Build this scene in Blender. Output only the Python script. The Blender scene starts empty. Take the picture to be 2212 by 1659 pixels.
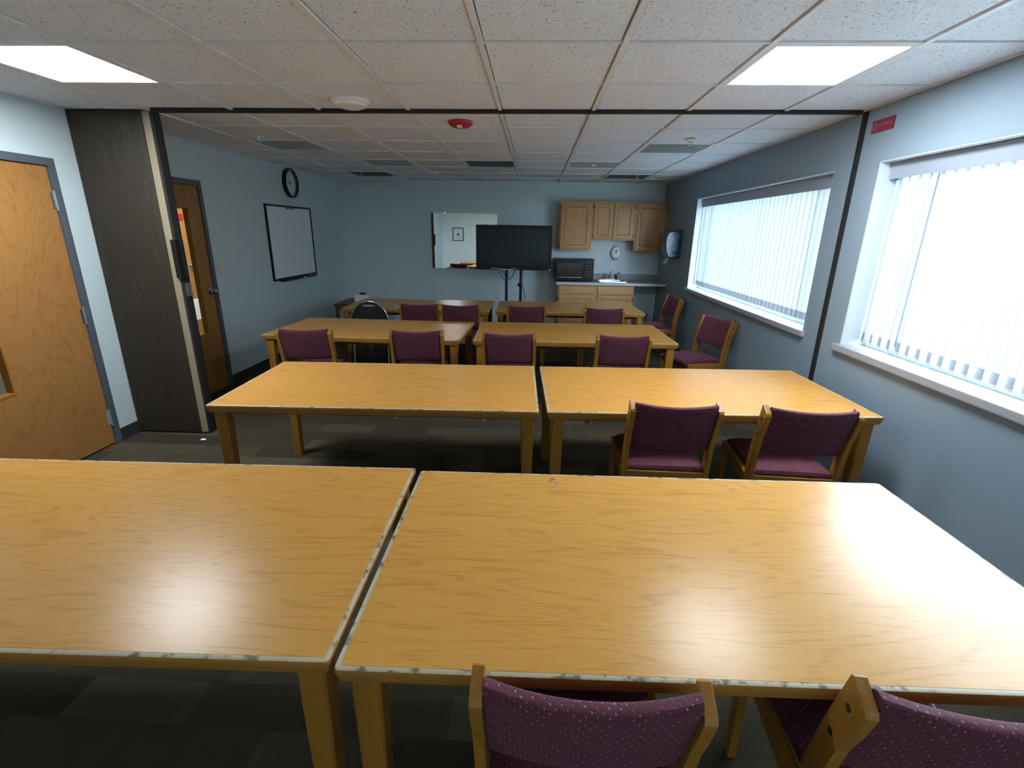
import bpy, bmesh, math, random
from mathutils import Vector, Matrix
from math import radians as R, sin, cos, pi
random.seed(7)
C = bpy.context.scene.collection
S = bpy.context.scene

# ------------------------------------------------------------------ camera, world, exposure
def _cam():
    yaw, pitch, roll = 0.0421, -0.305730, -0.01592
    Rz = Matrix.Rotation(yaw, 3, 'Z'); Rx = Matrix.Rotation(pitch, 3, 'X'); Ry = Matrix.Rotation(roll, 3, 'Y')
    M = Rz @ Rx @ Ry
    cx, cy, cz = M.col[0], M.col[1], M.col[2]
    m = Matrix((( cx[0], cz[0], -cy[0], 0.25774), (cx[1], cz[1], -cy[1], -2.38405), (cx[2], cz[2], -cy[2], 1.65666), (0, 0, 0, 1)))
    cd = bpy.data.cameras.new('camera'); co = bpy.data.objects.new('camera', cd); C.objects.link(co)
    cd.sensor_fit = 'HORIZONTAL'; cd.sensor_width = 36.0; cd.lens = 36.0 * 1044.246 / 2212.0
    cd.clip_start = 0.02; cd.clip_end = 200
    co.matrix_world = m
    S.camera = co
_cam()
SKY = 22.0           # daylight outside the windows
LAMP = 24.0         # lit ceiling troffers
EXPOSURE = 1.1
w = bpy.data.worlds.new('world'); S.world = w; w.use_nodes = True
w.node_tree.nodes['Background'].inputs[0].default_value = (0.66, 0.83, 1.0, 1)
w.node_tree.nodes['Background'].inputs[1].default_value = SKY
S.view_settings.view_transform = 'Standard'; S.view_settings.look = 'None'
S.view_settings.exposure = EXPOSURE; S.view_settings.gamma = 1.0; S.view_settings.use_curve_mapping = False
S.cycles.use_denoising = True
S.cycles.max_bounces = 10; S.cycles.diffuse_bounces = 6; S.cycles.transparent_max_bounces = 16
S.cycles.sample_clamp_indirect = 8.0

# room numbers (metres)
XL, XR, YB, YF, H = -3.03, 2.33, 6.07, -3.2, 2.42
W1 = (-2.07, 0.915, 0.965, 2.095)   # near window opening  y0,y1,z0,z1
W2 = (1.385, 4.375, 0.965, 2.095)   # far window opening
GX = 2.50                           # glass plane
for wd in (W1, W2):                 # sky portals in the two window openings
    ld = bpy.data.lights.new('window_portal', 'AREA'); ld.shape = 'RECTANGLE'
    ld.size = wd[1]-wd[0]; ld.size_y = wd[3]-wd[2]; ld.cycles.is_portal = True
    lo = bpy.data.objects.new('window_portal', ld); C.objects.link(lo)
    lo.location = (2.60, (wd[0]+wd[1])/2, (wd[2]+wd[3])/2); lo.rotation_euler = (0, R(90), 0)
    lo.rotation_euler = (R(90), 0, R(90))

# ------------------------------------------------------------------ material helpers
class NT:
    def __init__(s, name):
        s.m = bpy.data.materials.new(name); s.m.use_nodes = True; s.t = s.m.node_tree
        s.b = s.t.nodes['Principled BSDF']; s.out = s.t.nodes['Material Output']
    def n(s, typ, ins=None, **kw):
        nd = s.t.nodes.new(typ)
        for k, v in kw.items(): setattr(nd, k, v)
        for k, v in (ins or {}).items():
            sk = nd.inputs[k]
            if hasattr(v, 'is_linked') or isinstance(v, bpy.types.NodeSocket): s.t.links.new(v, sk)
            else: sk.default_value = v
        return nd
    def math(s, op, a, b=0.0, c=None):
        ins = {0: a, 1: b}
        if c is not None: ins[2] = c
        return s.n('ShaderNodeMath', ins, operation=op).outputs[0]
    def mix(s, f, a, b):
        nd = s.n('ShaderNodeMix', data_type='RGBA')
        for idx, v in ((0, f), (6, a), (7, b)):
            sk = nd.inputs[idx]
            if isinstance(v, bpy.types.NodeSocket): s.t.links.new(v, sk)
            else: sk.default_value = (*v, 1) if isinstance(v, tuple) and len(v) == 3 else v
        return nd.outputs[2]
    def ramp(s, f, lo, hi):
        return s.n('ShaderNodeMapRange', {0: f, 1: lo, 2: hi, 3: 0.0, 4: 1.0}, interpolation_type='SMOOTHSTEP').outputs[0]
    def set(s, **kw):
        for k, v in kw.items():
            sk = s.b.inputs[k.replace('_', ' ')]
            if isinstance(v, bpy.types.NodeSocket): s.t.links.new(v, sk)
            else: sk.default_value = (*v, 1) if isinstance(v, tuple) and len(v) == 3 else v
    def bump(s, h, strength=0.2, dist=0.01):
        nd = s.n('ShaderNodeBump', {'Strength': strength, 'Distance': dist, 'Height': h})
        s.t.links.new(nd.outputs[0], s.b.inputs['Normal'])
    def co(s, which='Object'): return s.n('ShaderNodeTexCoord').outputs[which]
    def mapped(s, v, scale=(1, 1, 1), rot=(0, 0, 0), loc=(0, 0, 0)):
        return s.n('ShaderNodeMapping', {0: v, 1: loc, 2: rot, 3: scale}).outputs[0]
    def noise(s, v, scale=5.0, detail=3.0, rough=0.5, dist=0.0):
        return s.n('ShaderNodeTexNoise', {'Vector': v, 'Scale': scale, 'Detail': detail, 'Roughness': rough, 'Distortion': dist}).outputs['Fac']

def plain(name, col, rough=0.5, metal=0.0, spec=0.5, noise=0.06, nscale=30.0, bump=0.0):
    t = NT(name); v = t.co()
    f = t.noise(v, nscale, 3)
    a = tuple(max(0, c*(1-noise)) for c in col); b = tuple(min(1, c*(1+noise)) for c in col)
    t.set(Base_Color=t.mix(f, a, b), Roughness=rough, Metallic=metal, Specular_IOR_Level=spec)
    if bump: t.bump(f, bump, 0.003)
    return t.m

def wood(name, light, dark, axis='x', rough=0.35, spec=0.5, rings=9.0, stretch=(0.9, 7.0), contrast=0.75, coat=0.0, fibre=(6, 260), fc=0.35, rv=0.06):
    """grain along one axis: contour lines of a stretched noise (cathedral figure) plus fine fibres"""
    t = NT(name); v = t.co()
    loc = t.n('ShaderNodeObjectInfo').outputs['Location']
    off = t.n('ShaderNodeVectorMath', {0: loc, 1: (3.7, 5.3, 2.9)}, operation='MULTIPLY').outputs[0]
    v = t.n('ShaderNodeVectorMath', {0: v, 1: off}, operation='ADD').outputs[0]
    a, b = stretch
    sc = {'x': (a, b, b), 'y': (b, a, b), 'z': (b, b, a)}[axis]
    p0, p1 = fibre; fs = {'x': (p0, p1, p1), 'y': (p1, p0, p1), 'z': (p1, p1, p0)}[axis]
    ps = {'x': (14, 420, 420), 'y': (420, 14, 420), 'z': (420, 420, 14)}[axis]
    n1 = t.noise(t.mapped(v, sc), 1.0, 2.0, 0.45, 0.35)
    s = t.math('SINE', t.math('MULTIPLY', n1, rings*6.283))
    line = t.math('POWER', t.math('MULTIPLY_ADD', s, 0.5, 0.5), 5.0)
    fib = t.noise(t.mapped(v, fs), 1.0, 2.0, 0.6)
    por = t.ramp(t.noise(t.mapped(v, ps), 1.0, 1.0, 0.5), 0.60, 0.72)
    big = t.noise(t.mapped(v, sc), 0.7, 1.0)
    f = t.math('MULTIPLY', line, t.ramp(fib, 0.25, 0.75))
    f = t.math('MULTIPLY_ADD', f, contrast, t.math('MULTIPLY', por, 0.30))
    f = t.math('ADD', f, t.math('MULTIPLY', t.math('SUBTRACT', fib, 0.5), fc))
    f = t.math('ADD', f, t.math('MULTIPLY', t.math('SUBTRACT', big, 0.5), 0.25))
    f = t.n('ShaderNodeClamp', {0: f}).outputs[0]
    t.set(Base_Color=t.mix(f, light, dark), Roughness=t.math('MULTIPLY_ADD', fib, rv, rough-rv/2), Specular_IOR_Level=spec, Coat_Weight=coat)
    
    if rv > 0: t.bump(fib, 0.012, 0.0005)
    return t.m

M = {}
# painted drywall, slight roller texture
def paint(name, col):
    t = NT(name); v = t.co(); a = t.noise(v, 260, 3, 0.6); b = t.noise(v, 1.6, 2)
    t.set(Base_Color=t.mix(b, tuple(c*0.96 for c in col), tuple(min(1, c*1.03) for c in col)), Roughness=0.55, Specular_IOR_Level=0.35)
    t.bump(a, 0.12, 0.002); return t.m
M['wall'] = paint('wall_paint', (0.57, 0.675, 0.695))
M['rearwall'] = paint('rear_wall_brightened_paint', (0.80, 0.85, 0.84))  # lightened to stand in for stronger light falling on the rear wall
M['wall_dimmed'] = paint('window_wall_paint', (0.255, 0.335, 0.405))  # wall paint darkened, the dimmer light of this side put into its colour
M['hallwall'] = paint('hall_wall_paint', (0.42, 0.44, 0.43))
M['reveal'] = paint('reveal_paint', (0.66, 0.74, 0.80))
# mineral fibre ceiling tile
def tile_mat():
    t = NT('ceiling_tile'); v = t.co()
    n1 = t.noise(t.mapped(v, (115, 80, 80)), 1.0, 2, 0.6, 0.8); n2 = t.noise(v, 220, 2, 0.5); n3 = t.noise(v, 5, 2)
    spk = t.ramp(n1, 0.595, 0.68)
    base = t.mix(n3, (0.76, 0.83, 0.925), (0.82, 0.88, 0.965))
    base = t.mix(spk, base, (0.34, 0.33, 0.33))
    base = t.mix(t.math('MULTIPLY', t.ramp(n2, 0.5, 0.75), 0.18), base, (0.55, 0.55, 0.55))
    t.set(Base_Color=base, Roughness=0.9, Specular_IOR_Level=0.1); t.bump(t.math('SUBTRACT', n2, spk), 0.35, 0.003); return t.m
M['tile'] = tile_mat()
M['tbar'] = plain('ceiling_grid_white', (0.80, 0.80, 0.82), 0.4, 0, 0.4)
M['plenum'] = plain('plenum_dark', (0.12, 0.12, 0.13), 0.9)
# carpet tile
def carpet():
    t = NT('carpet_tile'); v = t.co()
    br = t.n('ShaderNodeTexBrick', {'Vector': v, 'Color1': (0.165, 0.138, 0.092, 1), 'Color2': (0.060, 0.051, 0.034, 1), 'Mortar': (0.085, 0.077, 0.058, 1),
            'Scale': 1.0, 'Mortar Size': 0.004, 'Mortar Smooth': 1.0, 'Bias': 0.0, 'Brick Width': 0.46, 'Row Height': 0.17}, offset=0.37, squash=1.4, squash_frequency=3)
    n = t.noise(v, 320, 2, 0.7); n2 = t.noise(t.mapped(v, (40, 8, 1)), 1.0, 3, 0.6)
    c = t.mix(t.math('MULTIPLY', n2, 0.55), br.outputs[0], (0.078, 0.068, 0.047))
    c = t.mix(t.ramp(n, 0.35, 0.8), t.mix(0.45, c, (0.018, 0.017, 0.013)), c)
    t.set(Base_Color=c, Roughness=0.95, Specular_IOR_Level=0.05); t.bump(n, 0.6, 0.006); return t.m
M['carpet'] = carpet()
M['laminate'] = wood('oak_laminate', (0.60, 0.297, 0.066), (0.37, 0.160, 0.027), 'x', 0.27, 0.21, rings=9.0, stretch=(1.5, 9.0), contrast=0.55, fibre=(4, 150), fc=0.5, rv=0.0)
M['oak_x'] = wood('oak_rail', (0.35, 0.16, 0.026), (0.19, 0.075, 0.011), 'x', 0.38, 0.4, rings=5, stretch=(0.8, 9))
M['oak_z'] = wood('oak_upright', (0.34, 0.15, 0.022), (0.18, 0.07, 0.009), 'z', 0.36, 0.4, rings=5, stretch=(0.8, 9))
M['oak_y'] = wood('oak_side_rail', (0.34, 0.15, 0.022), (0.18, 0.07, 0.009), 'y', 0.36, 0.4, rings=5, stretch=(0.8, 9))
M['door'] = wood('door_veneer', (0.36, 0.170, 0.050), (0.215, 0.090, 0.022), 'z', 0.42, 0.35, rings=11, stretch=(2.0, 4.6), contrast=0.75)
M['cabz'] = wood('cabinet_oak', (0.54, 0.29, 0.12), (0.34, 0.165, 0.06), 'z', 0.42, 0.35, rings=8, stretch=(0.9, 7))
M['cabx'] = wood('cabinet_oak_rail', (0.54, 0.29, 0.12), (0.34, 0.165, 0.06), 'x', 0.42, 0.35, rings=8, stretch=(0.9, 7))
M['shadeline'] = wood('cabinet_shade_line', (0.30, 0.17, 0.085), (0.19, 0.10, 0.045), 'z', 0.5, 0.3)  # darker oak that paints in the shadow lines of doors and panels
M['darkwood'] = wood('dark_stained_wood', (0.10, 0.055, 0.03), (0.05, 0.026, 0.014), 'x', 0.4, 0.4)
# worn table edge: finish rubbed off to pale wood with dark chips
def worn():
    t = NT('worn_edge'); v = t.co()
    loc = t.n('ShaderNodeObjectInfo').outputs['Location']; v = t.n('ShaderNodeVectorMath', {0: v, 1: loc}, operation='ADD').outputs[0]
    geo = t.n('ShaderNodeNewGeometry'); nz = t.n('ShaderNodeSeparateXYZ', {0: geo.outputs['Normal']}).outputs[2]
    a = t.noise(t.mapped(v, (24, 24, 24)), 1.0, 3, 0.6); f = t.noise(t.mapped(v, (30, 30, 300)), 1.0, 2)
    woodc = t.mix(f, (0.42, 0.195, 0.034), (0.31, 0.13, 0.020))
    pale = t.mix(t.ramp(a, 0.52, 0.64), (0.50, 0.42, 0.29), (0.15, 0.13, 0.09))
    t.set(Base_Color=t.mix(t.ramp(t.math('ADD', nz, t.math('MULTIPLY', t.math('SUBTRACT', a, 0.5), 0.9)), 0.35, 0.55), woodc, pale), Roughness=0.45, Specular_IOR_Level=0.4); return t.m
M['worn'] = worn()
# burgundy chair fabric with small woven diamonds
def fabric():
    t = NT('burgundy_fabric'); v = t.co(); x, y, z = (t.n('ShaderNodeSeparateXYZ', {0: v}).outputs[i] for i in range(3))
    yz = t.math('ADD', y, z); K = 46.0
    u = t.math('MULTIPLY', t.math('ADD', x, yz), K); q = t.math('MULTIPLY', t.math('SUBTRACT', x, yz), K)
    fu = t.math('FRACT', u); fq = t.math('FRACT', q)
    du = t.math('ABSOLUTE', t.math('SUBTRACT', fu, 0.5)); dq = t.math('ABSOLUTE', t.math('SUBTRACT', fq, 0.5))
    edge = t.ramp(t.math('MAXIMUM', du, dq), 0.40, 0.49)
    spot = t.ramp(t.math('ADD', fu, fq), 1.60, 1.80)
    n = t.noise(v, 900, 2, 0.6); n2 = t.noise(v, 35, 2)
    c = t.mix(n, (0.085, 0.019, 0.033), (0.140, 0.036, 0.055))
    c = t.mix(t.math('MULTIPLY', edge, 0.65), c, (0.06, 0.014, 0.03))
    c = t.mix(t.math('MULTIPLY', spot, t.ramp(n2, 0.35, 0.65)), c, (0.46, 0.27, 0.32))
    t.set(Base_Color=c, Roughness=0.8, Specular_IOR_Level=0.25, Sheen_Weight=0.12, Sheen_Roughness=0.4, Sheen_Tint=(0.9, 0.55, 0.68))
    t.bump(t.math('SUBTRACT', n, edge), 0.35, 0.003); return t.m
M['fabric'] = fabric()
# pleated brown vinyl of the folding partition
def vinyl():
    t = NT('brown_partition_vinyl'); v = t.co()
    a = t.noise(t.mapped(v, (260, 260, 4)), 1.0, 2, 0.6); b = t.noise(t.mapped(v, (90, 90, 2)), 1.0, 2)
    c = t.mix(a, (0.020, 0.0145, 0.0095), (0.043, 0.032, 0.021)); c = t.mix(t.math('MULTIPLY', t.ramp(b, 0.55, 0.75), 0.5), c, (0.075, 0.058, 0.042))
    t.set(Base_Color=c, Roughness=0.55, Specular_IOR_Level=0.35); t.bump(a, 0.4, 0.004); return t.m
M['vinyl'] = vinyl()
M['beige'] = plain('beige_trim', (0.30, 0.255, 0.17), 0.5)
M['black'] = plain('black_plastic', (0.006, 0.006, 0.007), 0.35, 0, 0.3)
M['matblack'] = plain('matte_black', (0.012, 0.012, 0.012), 0.7)
M['blackmetal'] = plain('black_metal', (0.012, 0.011, 0.011), 0.35, 0.3)
M['charcoal'] = plain('charcoal_vinyl', (0.030, 0.032, 0.034), 0.5)
M['frame'] = plain('grey_frame_paint', (0.085, 0.105, 0.125), 0.4)
M['chrome'] = plain('chrome', (0.75, 0.76, 0.78), 0.15, 1.0)
M['steel'] = plain('brushed_steel', (0.58, 0.60, 0.62), 0.28, 1.0)
M['white'] = plain('white_plastic', (0.80, 0.80, 0.80), 0.4)
M['ivory'] = plain('ivory_plastic', (0.66, 0.62, 0.48), 0.4)
M['grey'] = plain('grey_plastic', (0.25, 0.27, 0.29), 0.5)
M['red'] = plain('red_plastic', (0.42, 0.012, 0.03), 0.25)
M['redsign'] = plain('red_sign', (0.22, 0.018, 0.045), 0.4)
M['pinkprint'] = plain('faded_pink_print', (0.40, 0.17, 0.20), 0.5)
M['paper'] = plain('white_paper', (0.80, 0.82, 0.83), 0.6)
M['board'] = plain('whiteboard', (0.80, 0.86, 0.89), 0.4, 0, 0.3, 0.02, 3)
M['counter'] = plain('grey_laminate', (0.24, 0.245, 0.255), 0.35, 0, 0.5, 0.25, 180)
M['counteredge'] = plain('pale_counter_edge', (0.50, 0.51, 0.52), 0.4)
M['shade_fabric'] = plain('black_fabric', (0.008, 0.008, 0.010), 0.8)
M['headrail'] = plain('blind_headrail', (0.33, 0.38, 0.46), 0.45)
M['sill'] = plain('sill_stone', (0.36, 0.37, 0.41), 0.35, 0, 0.5, 0.1, 60)
M['winframe'] = plain('pale_window_frame', (0.62, 0.66, 0.70), 0.4)
M['mullion'] = plain('dark_window_mullion', (0.06, 0.09, 0.15), 0.4)
M['grille'] = plain('dark_grille', (0.075, 0.09, 0.10), 0.6)
M['bluegrey'] = plain('smoky_blue_plastic', (0.012, 0.045, 0.085), 0.25)
M['bluepale'] = plain('clear_blue_plastic', (0.10, 0.19, 0.28), 0.2)
M['pink'] = plain('pink_rubber', (0.75, 0.30, 0.28), 0.5)
M['tvscreen'] = plain('tv_screen', (0.006, 0.012, 0.018), 0.12, 0, 0.3, 0.2, 400)
M['mwwindow'] = plain('microwave_window', (0.035, 0.032, 0.032), 0.12, 0, 0.7)
M['soil'] = plain('outdoor_ground', (0.30, 0.32, 0.26), 0.9, 0, 0.2, 0.3, 3)
M['leaf'] = plain('leaf_green', (0.10, 0.16, 0.06), 0.6)
M['bark'] = plain('bark', (0.10, 0.07, 0.05), 0.9)
M['beigepanel'] = plain('beige_vent', (0.42, 0.43, 0.40), 0.6)
M['greyvent'] = plain('grey_vent', (0.40, 0.44, 0.45), 0.6)

def lens(name, strength, col=(1, 1, 1)):
    t = NT(name); v = t.co(); n = t.noise(v, 160, 1)
    t.set(Base_Color=t.mix(n, (0.30, 0.37, 0.40), (0.36, 0.43, 0.46)), Roughness=0.25, Emission_Color=col, Emission_Strength=strength); return t.m
M['lens_on'] = lens('lit_lens', LAMP, (0.88, 0.95, 1.0))
M['lens_off'] = lens('unlit_lens', 0.0)
M['hall_lens'] = lens('hall_lit_lens', 34.0, (1.0, 0.93, 0.82))
def glassmat():
    t = NT('clear_glass'); tr = t.n('ShaderNodeBsdfTransparent', {0: (0.96, 0.98, 0.98, 1)}); gl = t.n('ShaderNodeBsdfGlossy', {'Color': (1, 1, 1, 1), 'Roughness': 0.02})
    bf = t.n('ShaderNodeNewGeometry').outputs['Backfacing']; fr = t.math('MULTIPLY', t.n('ShaderNodeFresnel', {0: 1.45}).outputs[0], t.math('SUBTRACT', 1.0, bf)); mx = t.n('ShaderNodeMixShader', {0: fr})
    t.t.links.new(tr.outputs[0], mx.inputs[1]); t.t.links.new(gl.outputs[0], mx.inputs[2]); t.t.links.new(mx.outputs[0], t.out.inputs[0]); return t.m
M['glass'] = glassmat()
def mirrormat():
    t = NT('mirror_silver'); n = t.noise(t.co(), 3)
    t.set(Base_Color=t.mix(n, (0.90, 0.93, 0.92), (0.93, 0.95, 0.94)), Metallic=1.0, Roughness=0.015); return t.m
M['mirror'] = mirrormat()
def vanemat(name, tr, df):
    t = NT(name); n = t.noise(t.mapped(t.co(), (200, 200, 12)), 1.0, 2)
    c1 = t.mix(n, (0.74*df, 0.78*df, 0.82*df), (0.80*df, 0.84*df, 0.88*df)); c2 = t.mix(n, (0.70*tr, 0.76*tr, 0.82*tr), (0.78*tr, 0.84*tr, 0.90*tr))
    d = t.n('ShaderNodeBsdfDiffuse', {0: c1}); l = t.n('ShaderNodeBsdfTranslucent', {0: c2}); a = t.n('ShaderNodeMixShader', {0: 0.5})
    t.t.links.new(d.outputs[0], a.inputs[1]); t.t.links.new(l.outputs[0], a.inputs[2]); t.t.links.new(a.outputs[0], t.out.inputs[0]); return t.m
M['vane'] = vanemat('blind_vane', 0.135, 0.85)
M['weight'] = vanemat('blind_weight', 0.05, 0.5)

# ------------------------------------------------------------------ mesh helpers
class B:
    """collects shapes into one mesh"""
    def __init__(s): s.bm = bmesh.new()
    def _add(s, tmp, mat=None, mi=0):
        if mat is not None: bmesh.ops.transform(tmp, matrix=mat, verts=tmp.verts)
        for f in tmp.faces: f.material_index = mi
        me = bpy.data.meshes.new('tmp'); tmp.to_mesh(me); tmp.free(); s.bm.from_mesh(me); bpy.data.meshes.remove(me); return s
    def box(s, x0, x1, y0, y1, z0, z1, bev=0.0, seg=2, mi=0, mat=None):
        t = bmesh.new(); bmesh.ops.create_cube(t, size=1.0)
        bmesh.ops.transform(t, matrix=Matrix.Translation(((x0+x1)/2, (y0+y1)/2, (z0+z1)/2)) @ Matrix.Diagonal((abs(x1-x0), abs(y1-y0), abs(z1-z0), 1)), verts=t.verts)
        if bev > 0: bmesh.ops.bevel(t, geom=list(t.edges), offset=bev, segments=seg, profile=0.7, affect='EDGES', clamp_overlap=True)
        return s._add(t, mat, mi)
    def prism(s, pts, axis, a0, a1, bev=0.0, mi=0, mat=None, seg=2):
        """polygon pts in the two other axes, extruded along axis from a0 to a1"""
        def P(p, a): return {'x': (a, p[0], p[1]), 'y': (p[0], a, p[1]), 'z': (p[0], p[1], a)}[axis]
        t = bmesh.new(); lo = [t.verts.new(P(p, a0)) for p in pts]; hi = [t.verts.new(P(p, a1)) for p in pts]; n = len(pts)
        t.faces.new(lo); t.faces.new(list(reversed(hi)))
        for i in range(n): t.faces.new((lo[i], hi[i], hi[(i+1) % n], lo[(i+1) % n]))
        bmesh.ops.recalc_face_normals(t, faces=t.faces)
        if bev > 0: bmesh.ops.bevel(t, geom=list(t.edges), offset=bev, segments=seg, profile=0.7, affect='EDGES', clamp_overlap=True)
        return s._add(t, mat, mi)
    def lathe(s, prof, seg=28, mat=None, mi=0, axis='z'):
        t = bmesh.new(); rings = []
        for r, z in prof:
            if r < 1e-6: rings.append([t.verts.new((0, 0, z))])
            else: rings.append([t.verts.new((r*cos(2*pi*i/seg), r*sin(2*pi*i/seg), z)) for i in range(seg)])
        for a, b in zip(rings, rings[1:]):
            for i in range(seg):
                j = (i+1) % seg
                if len(a) == 1 and len(b) == 1: continue
                if len(a) == 1: t.faces.new((a[0], b[j], b[i]))
                elif len(b) == 1: t.faces.new((a[i], a[j], b[0]))
                else: t.faces.new((a[i], a[j], b[j], b[i]))
        for rg, rev in ((rings[0], True), (rings[-1], False)):
            if len(rg) > 1: t.faces.new(list(reversed(rg)) if rev else rg)
        bmesh.ops.recalc_face_normals(t, faces=t.faces)
        rot = {'z': Matrix.Identity(4), 'x': Matrix.Rotation(R(90), 4, 'Y'), 'y': Matrix.Rotation(R(-90), 4, 'X')}[axis]
        return s._add(t, (mat or Matrix.Identity(4)) @ rot, mi)
    def tube(s, pts, r, seg=10, mi=0, closed=False):
        t = bmesh.new(); P = [Vector(p) for p in pts]; n = len(P); rings = []
        up = Vector((0, 0, 1))
        for i, p in enumerate(P):
            d = (P[(i+1) % n]-P[i-1]) if closed else (P[min(i+1, n-1)]-P[max(i-1, 0)])
            d.normalize(); a = d.cross(up)
            if a.length < 1e-3: a = d.cross(Vector((1, 0, 0)))
            a.normalize(); b = d.cross(a); rr = r[i] if isinstance(r, (list, tuple)) else r
            rings.append([t.verts.new(p + a*rr*cos(2*pi*k/seg) + b*rr*sin(2*pi*k/seg)) for k in range(seg)])
        prs = list(zip(rings, rings[1:])) + ([(rings[-1], rings[0])] if closed else [])
        for a, b in prs:
            for i in range(seg): t.faces.new((a[i], a[(i+1) % seg], b[(i+1) % seg], b[i]))
        if not closed: t.faces.new(list(reversed(rings[0]))); t.faces.new(rings[-1])
        bmesh.ops.recalc_face_normals(t, faces=t.faces)
        return s._add(t, None, mi)
    def grid(s, rows, closed_u=False, closed_v=False, cap=False, mi=0):
        """rows of points -> quads"""
        t = bmesh.new(); V = [[t.verts.new(p) for p in r] for r in rows]; nu, nv = len(V), len(V[0])
        for i in range(nu if closed_u else nu-1):
            for j in range(nv if closed_v else nv-1):
                t.faces.new((V[i][j], V[(i+1) % nu][j], V[(i+1) % nu][(j+1) % nv], V[i][(j+1) % nv]))
        if cap: t.faces.new(list(reversed(V[0]))); t.faces.new(V[-1])
        bmesh.ops.recalc_face_normals(t, faces=t.faces)
        return s._add(t, None, mi)
    def obj(s, name, mats, parent=None, smooth=False, loc=None):
        me = bpy.data.meshes.new(name); s.bm.to_mesh(me); s.bm.free()
        for m in (mats if isinstance(mats, (list, tuple)) else [mats]): me.materials.append(m)
        if smooth:
            for p in me.polygons: p.use_smooth = True
            try: me.set_sharp_from_angle(angle=R(38))
            except Exception: pass
        o = bpy.data.objects.new(name, me); C.objects.link(o)
        if parent is not None: o.parent = parent
        if loc is not None: o.location = loc
        return o

def tag(o, label, cat, group=None, kind=None):
    if label: o['label'] = label
    if cat: o['category'] = cat
    if group: o['group'] = group
    if kind: o['kind'] = kind
    return o
def thing(name, label, cat, loc=(0, 0, 0), rotz=0.0, group=None):
    o = bpy.data.objects.new(name, None); C.objects.link(o); o.location = loc; o.rotation_euler = (0, 0, rotz); o.empty_display_size = 0.1
    return tag(o, label, cat, group)
def struct(o): o['kind'] = 'structure'; return o
def sroot(name, loc=(0, 0, 0)):
    o = bpy.data.objects.new(name, None); C.objects.link(o); o.location = loc; o['kind'] = 'structure'; return o
def dup(root, loc, rotz, label=None, group=None):
    r = root.copy(); C.objects.link(r); r.location = loc; r.rotation_euler = (0, 0, rotz)
    if label: r['label'] = label
    if group: r['group'] = group
    for ch in list(root.children):
        c = ch.copy(); C.objects.link(c); c.parent = r
        for g in list(ch.children):
            d = g.copy(); C.objects.link(d); d.parent = c
    return r

# ------------------------------------------------------------------ setting: floor, walls, ceiling
struct(B().box(XL-0.15, XR+0.25, YF-0.15, YB+0.15, -0.12, 0.0).obj('floor', M['carpet']))
struct(B().box(XL-0.15, XR+0.25, YB, YB+0.15, 0, H+0.12).obj('wall_back', M['wall']))
struct(B().box(XL-0.15, XR+0.25, YF-0.15, YF, 0, H+0.12).obj('wall_rear', M['rearwall']))
def wall_right():
    b = B(); x0, x1 = XR, XR+0.25; z1 = H+0.12
    ys = [YF, W1[0], W1[1], W2[0], W2[1], YB]
    for i in range(5):
        if i in (1, 3):
            wd = W1 if i == 1 else W2
            b.box(x0, x1, ys[i], ys[i+1], 0, wd[2]-0.045); b.box(x0, x1, ys[i], ys[i+1], wd[3], z1)
        else: b.box(x0, x1, ys[i], ys[i+1], 0, z1)
    return struct(b.obj('wall_right', M['wall_dimmed']))
wall_right()
# bright painted window reveals
for n, wd in ((1, W1), (2, W2)):
    b = B(); e = 0.006
    b.box(XR+0.002, XR+0.245, wd[1]-e, wd[1], wd[2], wd[3]); b.box(XR+0.002, XR+0.245, wd[0], wd[0]+e, wd[2], wd[3]); b.box(XR+0.002, XR+0.245, wd[0]+e, wd[1]-e, wd[3]-e, wd[3])
    struct(b.obj('trim_%d' % n, M['reveal']))
D1 = (0.035, 1.045, 2.08); D2 = (1.54, 2.55, 2.08)        # door openings incl. frames: y0,y1,top
def wall_left():
    b = B(); x0, x1 = XL-0.15, XL; z1 = H+0.12
    b.box(x0, x1, YF, D1[0], 0, z1); b.box(x0, x1, D1[1], D2[0], 0, z1); b.box(x0, x1, D2[1], YB, 0, z1)
    for d in (D1, D2): b.box(x0, x1, d[0], d[1], d[2], z1)
    return struct(b.obj('wall_left', M['wall']))
wall_left()
def baseboard(name, segs):
    b = B()
    for x0, x1, y0, y1 in segs: b.box(x0, x1, y0, y1, 0, 0.102, 0.004)
    return struct(b.obj(name, M['charcoal']))
baseboard('baseboard_left', [(XL, XL+0.011, YF, D1[0]), (XL, XL+0.011, D1[1], D2[0]), (XL, XL+0.011, D2[1], YB)])
baseboard('baseboard_right', [(XR-0.011, XR, YF, 1.12), (XR-0.011, XR, 1.17, YB)])
baseboard('baseboard_back', [(XL+0.011, 0.60, YB-0.011, YB), (1.86, XR-0.011, YB-0.011, YB)])
baseboard('baseboard_rear', [(XL+0.011, XR-0.011, YF, YF+0.011)])

# suspended ceiling: tiles in a grid; the rows restart behind the partition track
T = 0.6096
rows = [YF, -4*T-0.0, -3*T, -2*T, -T, 0.0, T, 1.205] + [j*T-0.07 for j in range(3, 11)] + [YB]
cols = [XL] + [k*T for k in range(-4, 4)] + [XR]
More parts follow.
